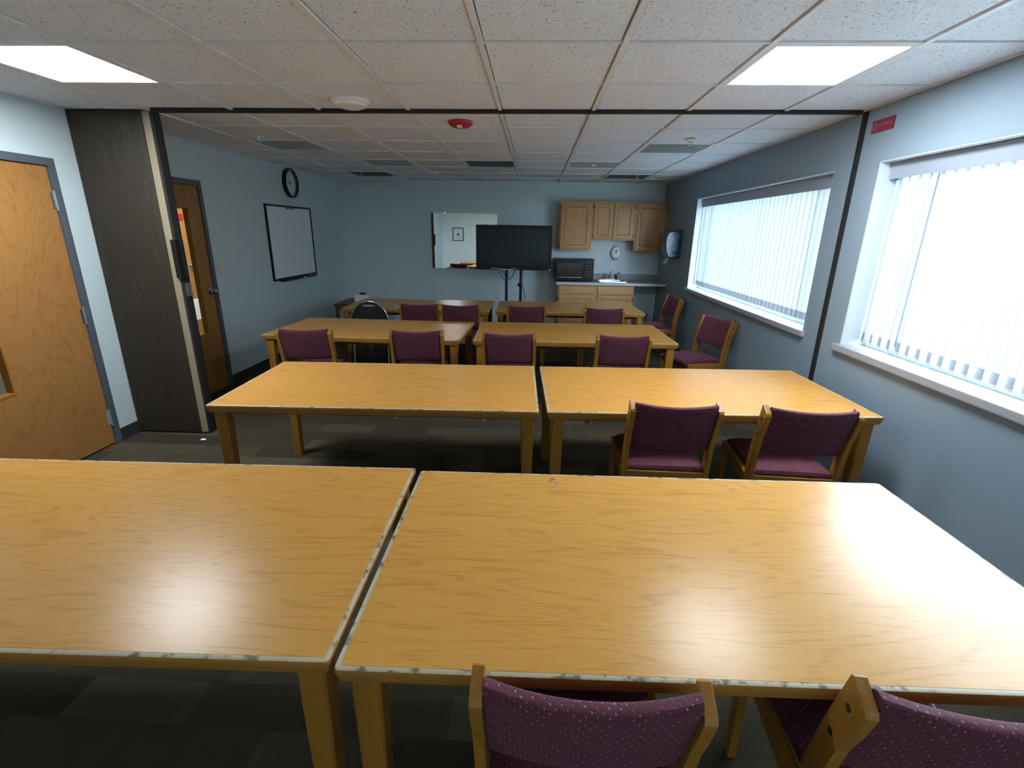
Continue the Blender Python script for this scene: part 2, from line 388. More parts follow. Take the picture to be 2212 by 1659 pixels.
# lights and vents take the place of a tile: (col index k, row start y)
LIGHTS_ON = [(-4, 0.0), (2, 0.0)]
LIGHTS_OFF = [(-4, 4*T-0.07), (2, 4*T-0.07)]
VENTS = [(-1, 6*T-0.07, 'grille'), (1, 6*T-0.07, 'beigepanel'), (-3, 6*T-0.07, 'greyvent'), (-4, 8*T-0.07, 'grille'), (2, 8*T-0.07, 'grille')]
holes = [(k*T, y) for k, y in LIGHTS_ON+LIGHTS_OFF] + [(k*T, y) for k, y, _ in VENTS]
ceil = struct(B().box(XL-0.15, XR+0.25, YF-0.15, YB+0.15, H+0.10, H+0.22).obj('ceiling', M['plenum']))
tb = B(); gb = B()
for i in range(len(cols)-1):
    for j in range(len(rows)-1):
        x0, x1, y0, y1 = cols[i], cols[i+1], rows[j], rows[j+1]
        if y1-y0 < 0.06 or any(abs(hx-x0) < 0.02 and abs(hy-y0) < 0.02 for hx, hy in holes): continue
        gx0 = 0.0 if i == 0 else 0.018; gx1 = 0.0 if i == len(cols)-2 else 0.018
        tb.box(x0+gx0, x1-gx1, y0+0.016, y1-0.016, H+0.002, H+0.02, 0.003, 1)
for x in cols[1:-1]: gb.box(x-0.012, x+0.012, YF, YB, H-0.006, H+0.03)
for y in rows[1:-1]:
    if abs(y-1.205) < 0.01: continue
    for i in range(len(cols)-1):
        gb.box(cols[i]+(0.012 if i else 0), cols[i+1]-(0.012 if i < len(cols)-2 else 0), y-0.008, y+0.008, H-0.0045, H+0.03)
gb.box(XL, XL+0.02, YF, YB, H-0.004, H+0.0); gb.box(XR-0.02, XR, YF, YB, H-0.004, H)
tb.obj('ceiling_tiles', M['tile'], ceil)
gb.obj('ceiling_grid', M['tbar'], ceil)

# ------------------------------------------------------------------ lights and vents in the ceiling
def troffer(k, y, on, label, group):
    t = thing('ceiling_light', label, 'ceiling light', (k*T+T/2, y+T/2, H), 0, group); h = T/2-0.011; q = h-0.022
    b = B()
    for a in ((-h, h, -h, -q), (-h, h, q, h), (-h, -q, -q, q), (q, h, -q, q)): b.box(a[0], a[1], a[2], a[3], -0.006, 0.03, 0.003, 1)
    b.box(-h, h, -h, h, 0.06, 0.075)
    b.obj('frame', M['tbar'], t)
    B().box(-q, q, -q, q, 0.002, 0.008).obj('diffuser', M['lens_on'] if on else M['lens_off'], t)
    return t
troffer(*LIGHTS_ON[0], True, 'glowing square ceiling panel above the left wooden door', 'lit ceiling panels')
troffer(*LIGHTS_ON[1], True, 'glowing square ceiling panel beside the near window', 'lit ceiling panels')
troffer(*LIGHTS_OFF[0], False, 'switched-off grey ceiling panel in front of the wall clock', 'unlit ceiling panels')
troffer(*LIGHTS_OFF[1], False, 'switched-off grey ceiling panel close to the far window', 'unlit ceiling panels')
VL = ['dark slatted ceiling vent above the television', 'beige ceiling vent with a pale centre button above the cabinets', 'faint grey ceiling vent above the mirror end of the room',
      'dark slatted ceiling vent in the corner near the whiteboard', 'dark slatted ceiling vent near the paper towel corner']
for (k, y, mt), lb in zip(VENTS, VL):
    t = thing('ceiling_vent', lb, 'vent', (k*T+T/2, y+T/2, H), 0, 'ceiling vents'); h = T/2-0.014; q = h-0.02; b = B()
    for a in ((-h, h, -h, -q), (-h, h, q, h), (-h, -q, -q, q), (q, h, -q, q)): b.box(a[0], a[1], a[2], a[3], -0.004, 0.02, 0.002, 1)
    b.obj('frame', M['tbar'] if mt != 'grille' else M['greyvent'], t)
    b = B(); b.box(-q, q, -q, q, 0.022, 0.026)
    n = 22
    for i in range(n):
        yy = -q + (i+0.5)*2*q/n
        b.box(-q, q, yy-0.008, yy+0.004, 0.002, 0.02, mat=None)
    b.obj('louvers', M[mt], t)
    if mt == 'beigepanel': B().lathe([(0, -0.012), (0.02, -0.012), (0.03, -0.004), (0.03, 0.004)], 16).obj('centre_button', M['white'], t)

def sprinkler(x, y, label):
    t = thing('sprinkler_head', label, 'sprinkler', (x, y, H-0.006), 0, 'sprinkler heads')
    B().lathe([(0.0, 0.0), (0.045, 0.0), (0.04, -0.008), (0.012, -0.012), (0.0, -0.012)], 20).obj('escutcheon', M['white'], t, True)
    b = B(); b.tube([(0.012, 0, -0.01), (0.017, 0, -0.03), (0.003, 0, -0.055)], 0.003, 8); b.tube([(-0.012, 0, -0.01), (-0.017, 0, -0.03), (-0.003, 0, -0.055)], 0.003, 8)
    b.lathe([(0, -0.008), (0.01, -0.01), (0.008, -0.02), (0, -0.022)], 12); b.obj('frame_arms', M['chrome'], t, True)
    B().lathe([(0, -0.056), (0.019, -0.056), (0.02, -0.059), (0, -0.06)], 16).obj('deflector', M['chrome'], t, True)
sprinkler(1.534, 2.17, 'sprinkler head in front of the unlit panel by the far window')
sprinkler(-2.185, 2.182, 'sprinkler head in front of the unlit panel by the clock wall')
sprinkler(1.60, 4.72, 'sprinkler head in front of the dark vent near the upper cabinets')
sprinkler(-2.16, 4.72, 'sprinkler head in front of the dark vent in the whiteboard corner')

t = thing('smoke_detector', 'round white smoke detector on the ceiling just before the dark track', 'smoke detector', (-0.92, 0.972, H))
B().lathe([(0, 0.004), (0.115, 0.004), (0.115, -0.012), (0.108, -0.02), (0, -0.02)], 36).obj('base', M['white'], t, True)
B().lathe([(0, -0.02), (0.098, -0.02), (0.092, -0.034), (0.065, -0.043), (0, -0.046)], 36).obj('cover', M['white'], t, True)
t = thing('fire_alarm', 'round red fire alarm on the ceiling behind the dark track', 'fire alarm', (-0.318, 1.565, H))
B().lathe([(0, 0.004), (0.090, 0.004), (0.092, -0.006), (0.086, -0.018), (0.072, -0.031), (0.052, -0.039), (0, -0.041)], 36).obj('housing', M['red'], t, True)
B().box(-0.018, 0.018, -0.065, -0.030, -0.046, -0.030, 0.004).obj('strobe_lens', M['white'], t)

# ------------------------------------------------------------------ folding partition: track, jamb strip, parked stack
ang = math.atan2(1.165-1.235, 2.33+2.4)
tr = struct(B().box(-2.375, 2.335, -0.018, 0.018, -0.020, 0.012, 0.002).obj('trim_3', M['matblack'])); tr.location = (-0.03, 1.20, H); tr.rotation_euler = (0, 0, ang); tr['label'] = 'black ceiling track of the folding partition'
struct(B().box(XR-0.014, XR, 1.125, 1.167, 0, H-0.01, 0.003).obj('trim_4', M['matblack']))
p = thing('folding_partition', 'dark brown accordion partition parked against the left wall between two doors', 'partition', (XL, 1.23, 0))
b = B(); pts = []; n = 70; wdt = 0.535
for i in range(n+1): pts.append((0.004+wdt*i/n, 0.0 if i % 2 else 0.0025))
pts += [(wdt, 0.20), (0.004, 0.20)]
b.prism(pts, 'z', 0.015, H-0.005); b.obj('pleats', M['vinyl'], p)
B().box(wdt, wdt+0.055, 0.012, 0.088, 0.01, H-0.006, 0.006).obj('edge_strip', M['beige'], p)
B().box(wdt+0.055, wdt+0.075, 0.02, 0.092, 0.008, H-0.005, 0.004).obj('lead_post', M['matblack'], p)
hd = B(); hd.box(wdt+0.075, wdt+0.105, 0.035, 0.06, 1.28, 1.56, 0.008); hd.box(wdt+0.050, wdt+0.085, -0.008, 0.05, 1.28, 1.56, 0.006); hd.obj('pull_handle', M['blackmetal'], p)
lk = B(); lk.box(wdt+0.075, wdt+0.085, 0.03, 0.055, 1.14, 1.24, 0.002); lk.box(wdt+0.075, wdt+0.088, 0.064, 0.084, 1.14, 1.24, 0.002); lk.obj('latch', M['steel'], p)

# ------------------------------------------------------------------ doors and the corridor behind them
def door(n, d, hinge_right, lite):
    y0, y1, zt = d; r = sroot('door_%d' % n, (XL, 0, 0)); f = 0.05
    b = B()
    for a in ((y0, y0+f), (y1-f, y1)): b.box(-0.155, 0.014, a[0], a[1], 0, zt, 0.003)
    b.box(-0.155, 0.014, y0+f, y1-f, zt-f, zt, 0.003)
    b.obj('door_frame', M['frame'], r)
    a0, a1, z0, z1 = y0+f+0.003, y1-f-0.003, 0.012, zt-f-0.003
    l0, l1, lz0, lz1 = lite; x0, x1 = -0.048, -0.003
    b = B(); b.box(x0, x1, a0, l0, z0, z1, 0.001, 1); b.box(x0, x1, l1, a1, z0, z1, 0.001, 1); b.box(x0, x1, l0, l1, z0, lz0); b.box(x0, x1, l0, l1, lz1, z1)
    b.obj('door_leaf', M['door'], r)
    b = B(); e = 0.016
    for q in ((l0, l0+e, lz0, lz1), (l1-e, l1, lz0, lz1), (l0+e, l1-e, lz0, lz0+e), (l0+e, l1-e, lz1-e, lz1)): b.box(x0-0.004, x1+0.004, q[0], q[1], q[2], q[3], 0.002, 1)
    b.obj('glazing_bead', M['oak_z'], r)
    B().box(-0.044, -0.040, l0+e, l1-e, lz0+e, lz1-e).obj('glass', M['glass'], r)
    hy = (y1-f) if hinge_right else (y0+f)
    for hz in (0.22, 1.02, 1.81):
        b = B(); b.lathe([(0, -0.055), (0.007, -0.055), (0.007, 0.055), (0, 0.055)], 12, Matrix.Translation((0.005, hy, hz)))
        for cz in (-0.06, 0.06): b.lathe([(0, -0.004), (0.009, -0.004), (0.009, 0.004), (0, 0.004)], 12, Matrix.Translation((0.005, hy, hz+cz)))
        b.box(-0.002, 0.003, hy-0.025, hy+0.012, hz-0.052, hz+0.052); b.obj('hinge', M['steel'] if hz > 0.5 else M['grey'], r, True)
    ky = a0+0.065 if hinge_right else a1-0.065
    b = B(); b.lathe([(0, 0), (0.033, 0), (0.033, 0.006), (0.013, 0.012), (0.012, 0.03), (0.022, 0.038), (0.028, 0.052), (0.022, 0.066), (0, 0.070)], 24, Matrix.Translation((x1, ky, 1.03)), axis='x')
    b.obj('door_knob', M['chrome'], r, True)
    B().box(x1-0.001, x1+0.003, (a0 if hinge_right else a1-0.012), (a0+0.012 if hinge_right else a1), 0.98, 1.10).obj('strike_plate', M['steel'], r)
    return r
door(1, D1, True, (0.165, 0.40, 0.61, 1.83))
door(2, D2, False, (2.06, 2.325, 0.61, 1.83))
HX = -4.75
struct(B().box(HX-0.1, XL-0.15, -1.6, 6.3, -0.12, 0.0).obj('floor_corridor', M['carpet']))
struct(B().box(HX-0.1, HX, -1.6, 6.3, 0, H+0.1).obj('wall_corridor', M['hallwall']))
b = B(); b.box(HX, XL-0.15, -1.6, -1.5, 0, H+0.1); b.box(HX, XL-0.15, 6.2, 6.3, 0, H+0.1); struct(b.obj('wall_corridor_ends', M['hallwall']))
struct(B().box(HX, XL-0.15, -1.5, 6.2, H, H+0.1).obj('ceiling_corridor', M['tile']))
baseboard('baseboard_corridor', [(HX, HX+0.012, -1.5, 3.95), (HX, HX+0.012, 5.3, 6.2)])
t = thing('ceiling_light', 'warm lit corridor ceiling panel seen only as glow through the door glass', 'ceiling light', (-3.85, 3.9, H))
B().box(-0.3, 0.3, -0.3, 0.3, -0.02, -0.001, 0.004).obj('frame', M['tbar'], t); B().box(-0.27, 0.27, -0.27, 0.27, -0.024, -0.0205).obj('diffuser', M['hall_lens'], t)
# corridor door seen through the glass of the second door
r = sroot('door_3', (HX, 0, 0)); b = B()
for a in ((3.97, 4.02), (5.23, 5.28)): b.box(0, 0.03, a[0], a[1], 0, 2.1, 0.003)
b.box(0, 0.03, 4.02, 5.23, 2.05, 2.1, 0.003); b.obj('door_frame', M['frame'], r)
B().box(0.001, 0.02, 4.022, 5.228, 0.01, 2.048, 0.002).obj('door_leaf', M['door'], r)
b = B(); b.lathe([(0, 0), (0.033, 0), (0.033, 0.006), (0.013, 0.012), (0.012, 0.03), (0.028, 0.05), (0.022, 0.066), (0, 0.070)], 20, Matrix.Translation((0.02, 4.58, 1.12)), axis='x'); b.obj('door_knob', M['chrome'], r, True)

tag(B().box(HX+0.021, HX+0.024, 4.50, 4.72, 0.33, 0.64).obj('notice_sheet', M['paper']), 'white paper sheet on the corridor door seen through the door glass', 'paper')
tag(B().box(HX+0.021, HX+0.030, 4.49, 4.60, 1.73, 1.82, 0.004).obj('red_plate', M['red']), 'small red plate on the corridor door seen through the door glass', 'sign')
# ------------------------------------------------------------------ windows, sills, blinds, outdoors
for n, wd in ((1, W1), (2, W2)):
    r = sroot('window_%d' % n); b = B(); f = 0.045; y0, y1, z0, z1 = wd[0]+0.006, wd[1]-0.006, wd[2], wd[3]-0.006; x0, x1 = GX-0.03, GX+0.03
    b.box(x0, x1, y0, y0+f, z0, z1, 0.003); b.box(x0, x1, y1-f, y1, z0, z1, 0.003); b.box(x0, x1, y0+f, y1-f, z0, z0+f, 0.003); b.box(x0, x1, y0+f, y1-f, z1-f, z1, 0.003)
    b.obj('window_frame', M['winframe'], r)
    for ym in (y1-0.29, y0+0.29): B().box(x0+0.01, x1-0.01, ym-0.016, ym+0.016, z0+f, z1-f, 0.003).obj('mullion', M['mullion'], r)
    for ya, yb in ((y0+f, y0+0.274), (y0+0.306, y1-0.306), (y1-0.274, y1-f)): B().box(GX-0.003, GX+0.003, ya, yb, z0+f, z1-f).obj('window_glass', M['glass'], r)
    s = B().box(XR-0.03, XR+0.17, wd[0]-0.03, wd[1]+0.035, wd[2]-0.045, wd[2], 0.008)
    s.obj('window_sill', M['sill'], r)
def blind(wd, open_deg, label, bot, jitter):
    y0, y1, z0, z1 = wd; t = thing('vertical_blind', label, 'blind', (XR+0.10, (y0+y1)/2, z0), 0, 'window blinds'); hw = (y1-y0)/2-0.012; hh = z1-z0-0.008
    b = B(); b.box(-0.035, -0.022, -hw, hw, hh-0.095, hh, 0.004); b.box(-0.022, 0.03, -hw, hw, hh-0.03, hh, 0.003); b.box(-0.022, 0.035, hw-0.01, hw, hh-0.095, hh-0.03); b.box(-0.022, 0.035, -hw, -hw+0.01, hh-0.095, hh-0.03)
    b.obj('headrail', M['headrail'], t)
    v = B(); wt = B(); ch = B(); pitch = 0.0785; n = int(2*hw/pitch); wv = 0.0445
    rnd = random.Random(3)
    for i in range(n):
        yc = -hw+0.045+i*(2*hw-0.09)/(n-1); a = R(open_deg + rnd.uniform(-jitter, jitter)); zt = hh-0.04
        def row(z, k=7):
            out = []
            for j in range(k):
                s = -1+2*j/(k-1); u = wv*s; c = 0.007*(1-s*s)
                out.append((0.004 + u*sin(a) - c*cos(a), yc + u*cos(a) + c*sin(a), z))
            return out
        v.grid([row(bot+0.062), row(bot+0.4), row(zt)])
        wt.grid([row(bot), row(bot+0.03), row(bot+0.062)])
    v.obj('vanes', M['vane'], t, True); wt.obj('vane_weights', M['weight'], t, True)
    for sx in (-0.030, 0.036): ch.tube([(sx, -hw+0.05, bot+0.012), (sx, 0, bot+0.010), (sx, hw-0.05, bot+0.012)], 0.0012, 6)
    ch.obj('spacer_chain', M['white'], t)
    return t
blind(W1, 24, 'vertical blind with open vanes in the bright near window', 0.035, 3)
blind(W2, -12, 'vertical blind with nearly closed vanes in the far window', 0.045, 5)
struct(B().box(XR+0.25, 40, -30, 40, -0.6, -0.4).obj('ground_outside', M['soil']))

# ------------------------------------------------------------------ tables
TW, TD, TZ = 1.84, 0.945, 0.72
def make_table(label, group):
    t = thing('conference_table', label, 'table', (0, 0, 0), 0, group); x, y = TW/2, TD/2; e = 0.013
    B().box(-x+e, x-e, -y+e, y-e, TZ-0.026, TZ, 0.0).obj('tabletop', M['laminate'], t)
    # solid edging: flat top strip, rounded nose, then undercut sloping inwards
    prof = [(0.0, -0.0005), (e-0.004, -0.0005), (e-0.001, -0.002), (e, -0.006), (e, -0.016), (e-0.012, -0.046), (0.0, -0.046)]
    b = B(); rowsP = []
    def ring(d, z): 
        r = max(0.0, min(0.012, d)); px, py = x-e+d, y-e+d; out = []
        for cx, cy, a0 in ((px-r, py-r, 0), (-px+r, py-r, 90), (-px+r, -py+r, 180), (px-r, -py+r, 270)):
            for k in range(4): aa = R(a0+30*k); out.append((cx+r*cos(aa), cy+r*sin(aa), TZ+z))
        return out
    b.grid([ring(d, z) for d, z in prof], closed_v=True)
    b.obj('edge_band', M['worn'], t, True)
    b = B(); q = 0.10
    b.box(-x+q, x-q, -y+q, -y+q+0.02, TZ-0.085, TZ-0.026); b.box(-x+q, x-q, y-q-0.02, y-q, TZ-0.085, TZ-0.026); b.box(-x+q, -x+q+0.02, -y+q+0.02, y-q-0.02, TZ-0.085, TZ-0.026); b.box(x-q-0.02, x-q, -y+q+0.02, y-q-0.02, TZ-0.085, TZ-0.026)
    b.box(-x+0.02, x-0.02, -y+0.02, y-0.02, TZ-0.046, TZ-0.0265)
    b.obj('apron', M['darkwood'], t)
    for sx in (-1, 1):
        for sy in (-1, 1):
            cx, cy = sx*(x-0.060), sy*(y-0.060); g = []
            def sq(h, z, c=0.006):
                return [(cx+a, cy+bb, z) for a, bb in ((h, h-c), (h-c, h), (-h+c, h), (-h, h-c), (-h, -h+c), (-h+c, -h), (h-c, -h), (h, -h+c))]
            b = B().grid([sq(0.024, 0.0), sq(0.026, 0.006), sq(0.034, TZ-0.15), sq(0.034, TZ-0.046)], closed_v=True, cap=True)
            b.obj('leg', M['oak_z'], t)
    return t
TABLES = [(-1.115, -1.10, 1.4, 'oak-laminate table nearest the camera, left of the gap, with a worn edge'),
          (0.745, -1.08, 1.0, 'oak-laminate table nearest the camera, right of the gap, with window glare'),
          (-0.63, 0.535, 1.8, 'oak-laminate table in the second row, left one without chairs'),
          (1.25, 0.60, 2.3, 'oak-laminate table in the second row with two burgundy chairs at it'),
          (-1.30, 2.31, -1.7, 'oak-laminate table in the third row, left of the gap'),
          (0.63, 2.34, 1.7, 'oak-laminate table in the third row, right of the gap'),
          (-1.21, 3.97, 0.8, 'oak-laminate table in the last row below the mirror'),
          (0.70, 4.03, 1.0, 'oak-laminate table in the last row before the kitchenette')]
t0 = None
for x, y, a, lb in TABLES:
    if t0 is None: t0 = make_table(lb, 'rows of conference tables'); t0.location = (x, y, 0); t0.rotation_euler = (0, 0, R(a))
    else: dup(t0, (x, y, 0), R(a), lb, 'rows of conference tables')

# ------------------------------------------------------------------ burgundy chairs
CW = 0.465          # outer width
def make_chair(label, group):
    t = thing('upholstered_chair', label, 'chair', (0, 0, 0), 0, group); hw = CW/2; th = 0.026
    post = [(-0.232, 0.0), (-0.190, 0.0), (-0.165, 0.30), (-0.163, 0.44), (-0.180, 0.56), (-0.205, 0.68), (-0.243, 0.832), (-0.252, 0.836), (-0.304, 0.806), (-0.309, 0.793), (-0.289, 0.725), (-0.264, 0.655), (-0.242, 0.56), (-0.226, 0.44), (-0.224, 0.30)]
    for s in (-1, 1):
        a0, a1 = (hw-th, hw) if s > 0 else (-hw, -hw+th)
        pp = B().prism(post, 'x', a0, a1, 0.003).obj('back_post', M['oak_z'], t)
        for (py, pz) in ((-0.262, 0.765), (-0.232, 0.665)):
            B().lathe([(0, -0.0012), (0.0085, -0.0012), (0.0085, 0.0012), (0, 0.0012)], 16, Matrix.Translation((s*hw, py, pz)), axis='x').obj('plug', M['matblack'], pp)
        fr = [(0.178, 0.0), (0.222, 0.0), (0.226, 0.422), (0.222, 0.430), (-0.166, 0.412), (-0.166, 0.352), (0.150, 0.362), (0.166, 0.358), (0.176, 0.345), (0.180, 0.320)]
        leg = [(0.180, 0.0), (0.220, 0.0), (0.226, 0.422), (0.222, 0.430), (0.165, 0.427), (0.165, 0.358), (0.176, 0.345), (0.180, 0.320)]
        rail = [(0.165, 0.427), (-0.164, 0.412), (-0.164, 0.352), (0.150, 0.362), (0.165, 0.358)]
        B().prism(leg, 'x', a0, a1, 0.003).obj('leg', M['oak_z'], t)
        B().prism(rail, 'x', a0, a1, 0.002).obj('side_rail', M['oak_y'], t)
    i = hw-th
    B().box(-i, i, -0.222, -0.198, 0.358, 0.418, 0.004).obj('rear_rail', M['oak_x'], t)
    B().box(-i, i, 0.17, 0.192, 0.352, 0.405, 0.004).obj('front_rail', M['oak_x'], t)
    # seat cushion: waterfall front, softly crowned
    rowsP = []; nx = 14
    prof = [(-0.205, 0.418), (-0.212, 0.430), (-0.205, 0.448), (-0.17, 0.458), (-0.05, 0.466), (0.08, 0.470), (0.18, 0.464), (0.228, 0.448), (0.242, 0.425), (0.232, 0.402), (0.20, 0.400), (0.0, 0.408)]
    for k in range(nx+1):
        s = -1+2*k/nx; ed = 1-abs(s)**6*0.35; xx = (i-0.003)*s
        rowsP.append([(xx, py*(1-0.02*abs(s)**8), 0.415+(pz-0.415)*ed) for py, pz in prof])
    B().grid(rowsP, closed_v=True, cap=True).obj('seat', M['fabric'], t, True)
    # back pad: rolled top, bowed backwards in the middle
    rowsP = []; nx = 20; m = 22
    for k in range(nx+1):
        s = -1+2*k/nx; bow = 0.030*(1-s*s); xx = (i-0.002)*s; out = []
        cz0, cz1 = 0.552, 0.836 - 0.012*(1-s*s); hth = 0.024
        for q in range(m):
            a = 2*pi*q/m; ss, cc = sin(a), cos(a)
            zz = (cz0+cz1)/2 + (cz1-cz0)/2*math.copysign(abs(ss)**0.35, ss); dd = hth*math.copysign(abs(cc)**0.55, cc)
            lean = -0.196 - (zz-0.555)*0.300 - 0.10*(zz-0.555)**2
            out.append((xx, lean + dd - bow, zz))
        rowsP.append(out)
    B().grid(rowsP, closed_v=True, cap=True).obj('backrest', M['fabric'], t, True)
    return t
G1 = 'burgundy chairs at the tables'
# (x,y) is where the middle of the top of the back stands
CH = [(0.389, -1.645, -1.3, 'burgundy oak chair nearest the camera, fully seen, below the front table edge', G1),
      (1.137, -1.640, -5.0, 'burgundy oak chair nearest the camera, cut off by the picture corner', G1),
      (1.000, -0.004, -1.0, 'burgundy oak chair at the second row table, away from the window', G1),
      (1.672, -0.023, -3.0, 'burgundy oak chair at the second row table, beside the window wall', G1),
      (-1.716, 1.660, 6.0, 'burgundy oak chair at the third row, at the table end by the door wall', G1),
      (-0.749, 1.705, 6.0, 'burgundy oak chair at the third row, just left of the table gap', G1),
      (0.055, 1.680, 0.0, 'burgundy oak chair at the third row, just right of the table gap', G1),
      (1.032, 1.705, 1.0, 'burgundy oak chair at the third row, at the table end by the windows', G1),
      (-1.085, 3.254, 6.0, 'burgundy oak chair at the last row, next to the black round-backed chair', G1),
      (-0.597, 3.262, 4.0, 'burgundy oak chair at the last row, just left of the table gap', G1),
      (0.175, 3.285, 2.0, 'burgundy oak chair at the last row, in front of the television stand', G1),
      (1.074, 3.250, 0.0, 'burgundy oak chair at the last row, in front of the base cabinets', G1),
      (2.195, 2.700, 111.0, 'burgundy oak chair against the wall under the far window', 'burgundy chairs along the window wall'),
      (2.225, 4.450, 98.0, 'burgundy oak chair in the back corner below the towel dispenser', 'burgundy chairs along the window wall')]
c0 = None
for x, y, a, lb, gr in CH:
    th = R(a); f = 0.285 if a > 45 else 0.25; ox, oy = x - sin(th)*f, y + cos(th)*f
    if c0 is None: c0 = make_chair(lb, gr); c0.location = (ox, oy, 0); c0.rotation_euler = (0, 0, th)
    else: dup(c0, (ox, oy, 0), th, lb, gr)

# black round-backed banquet chair
t = thing('banquet_chair', 'black round-backed banquet chair with chrome legs between the last two table rows', 'chair', (-1.69, 3.44, 0), R(4))
b = B(); outl = []
for k in range(25):
    a = pi*k/24; outl.append((0.205*cos(a), 0.60+0.235*sin(a)**0.9))
outl += [(-0.195, 0.50), (0.195, 0.50)]
b.prism(outl, 'y', -0.235, -0.195, 0.006); o = b.obj('backrest', M['shade_fabric'], t, True)
fr = [(0.20, -0.215, 0.40)] + [(0.218*cos(pi*k/20), -0.215, 0.60+0.248*sin(pi*k/20)) for k in range(21)] + [(-0.20, -0.215, 0.40)]
B().tube(fr, 0.011, 10).obj('back_frame', M['chrome'], t, True)
hp = [(0.075*cos(2*pi*k/20), 0.802+0.011*sin(2*pi*k/20)) for k in range(20)]
B().prism(hp, 'y', -0.2368, -0.2345).obj('hand_grip', M['grey'], t)
B().box(-0.20, 0.20, -0.20, 0.22, 0.425, 0.475, 0.02, 3).obj('seat', M['shade_fabric'], t, True)
for sx in (-1, 1):
    B().tube([(sx*0.20, -0.215, 0.45), (sx*0.20, -0.235, 0.25), (sx*0.205, -0.275, 0.0)], 0.011, 10).obj('leg', M['chrome'], t, True)
    B().tube([(sx*0.19, 0.19, 0.43), (sx*0.195, 0.205, 0.22), (sx*0.20, 0.22, 0.0)], 0.011, 10).obj('leg', M['chrome'], t, True)
    B().tube([(sx*0.20, -0.215, 0.415), (sx*0.19, 0.19, 0.415)], 0.010, 8).obj('seat_bar', M['chrome'], t, True)

# ------------------------------------------------------------------ left wall: clock, whiteboard, switch, outlet
t = thing('wall_clock', 'round black-rimmed clock high on the left wall above the whiteboard', 'clock', (XL, 4.38, 2.222))
RX = Matrix.Identity(4)
B().lathe([(0.158, 0.012), (0.158, 0.047), (0.172, 0.052), (0.182, 0.046), (0.184, 0.03), (0.182, 0.0), (0.0, 0.0), (0.0, 0.012)], 48, axis='x').obj('rim', M['black'], t, True)
B().lathe([(0, 0.0121), (0.158, 0.0121), (0.158, 0.014), (0, 0.014)], 48, axis='x').obj('dial', M['paper'], t)
def txt(s, size, parent, mat, M4, name='numeral', ext=0.0004, align='CENTER'):
    cu = bpy.data.curves.new(name, 'FONT'); cu.body = s; cu.size = size; cu.extrude = ext; cu.align_x = align; cu.align_y = 'CENTER'
    o = bpy.data.objects.new(name, cu); C.objects.link(o)
    dg = bpy.context.evaluated_depsgraph_get(); me = bpy.data.meshes.new_from_object(o.evaluated_get(dg)); bpy.data.objects.remove(o)
    me.transform(M4); me.materials.clear(); me.materials.append(mat); return me
LW = Matrix(((0, 0, 1, 0), (1, 0, 0, 0), (0, 1, 0, 0), (0, 0, 0, 1)))     # text facing +x, reading along +y
nb = bmesh.new()
for h in range(1, 13):
    a = R(90-30*h); me = txt(str(h), 0.036, None, M['black'], Matrix.Translation((0.0146, 0.125*cos(a), 0.125*sin(a))) @ LW); nb.from_mesh(me)
for k in range(60):
    if k % 5 == 0: pass
b = B(); b.bm.free(); b.bm = nb; b.obj('numerals', M['grey'], t)
def hand(ang, L, wd, x, nm):
    b = B().box(-0.0006, 0.0006, -wd/2, wd/2, -0.02, L); o = b.obj(nm, M['black'], t); o.location = (x, 0, 0); o.rotation_euler = (-R(ang), 0, 0); return o
hand(322, 0.075, 0.008, 0.020, 'hour_hand'); hand(258, 0.085, 0.006, 0.023, 'minute_hand')
B().lathe([(0, 0.014), (0.008, 0.014), (0.008, 0.026), (0, 0.026)], 16, axis='x').obj('hub', M['black'], t)
B().lathe([(0, 0.044), (0.157, 0.044), (0.157, 0.0455), (0, 0.0455)], 48, axis='x').obj('clock_glass', M['glass'], t)

t = thing('whiteboard', 'black-framed blank whiteboard on the left wall below the clock', 'whiteboard', (XL, 4.285, 1.472)); hy, hz = 0.615, 0.462
B().box(0.002, 0.014, -hy+0.02, hy-0.02, -hz+0.02, hz-0.02).obj('board_surface', M['board'], t)
b = B()
for q in ((-hy, -hy+0.024, -hz, hz), (hy-0.024, hy, -hz, hz), (-hy+0.024, hy-0.024, -hz, -hz+0.024), (-hy+0.024, hy-0.024, hz-0.024, hz)): b.box(0, 0.024, q[0], q[1], q[2], q[3], 0.003)
b.obj('frame', M['black'], t)
b = B(); b.box(0.0, 0.075, -0.46, 0.50, -hz-0.018, -hz-0.006, 0.003); b.box(0.068, 0.075, -0.46, 0.50, -hz-0.018, -hz+0.006, 0.002); b.obj('marker_tray', M['black'], t)
B().box(0.014, 0.026, -0.09, 0.12, hz-0.045, hz-0.026, 0.004).obj('clip', M['grey'], t)
B().box(0.076, 0.078, 0.05, 0.14, -hz-0.016, -hz+0.002).obj('maker_plate', M['steel'], t)
t = tag(B().lathe([(0, -0.065), (0.009, -0.065), (0.009, 0.05), (0.006, 0.066), (0, 0.066)], 14, Matrix.Translation((XL+0.05, 4.62, 1.472-hz+0.0035)), axis='y').obj('marker', M['grey'], None, True), 'slim dark marker lying in the whiteboard tray', 'marker')
t = tag(B().box(XL+0.027, XL+0.064, 3.90, 4.03, 1.472-hz-0.0055, 1.472-hz+0.026, 0.006).obj('eraser', M['matblack']), 'black felt eraser lying in the whiteboard tray', 'eraser')

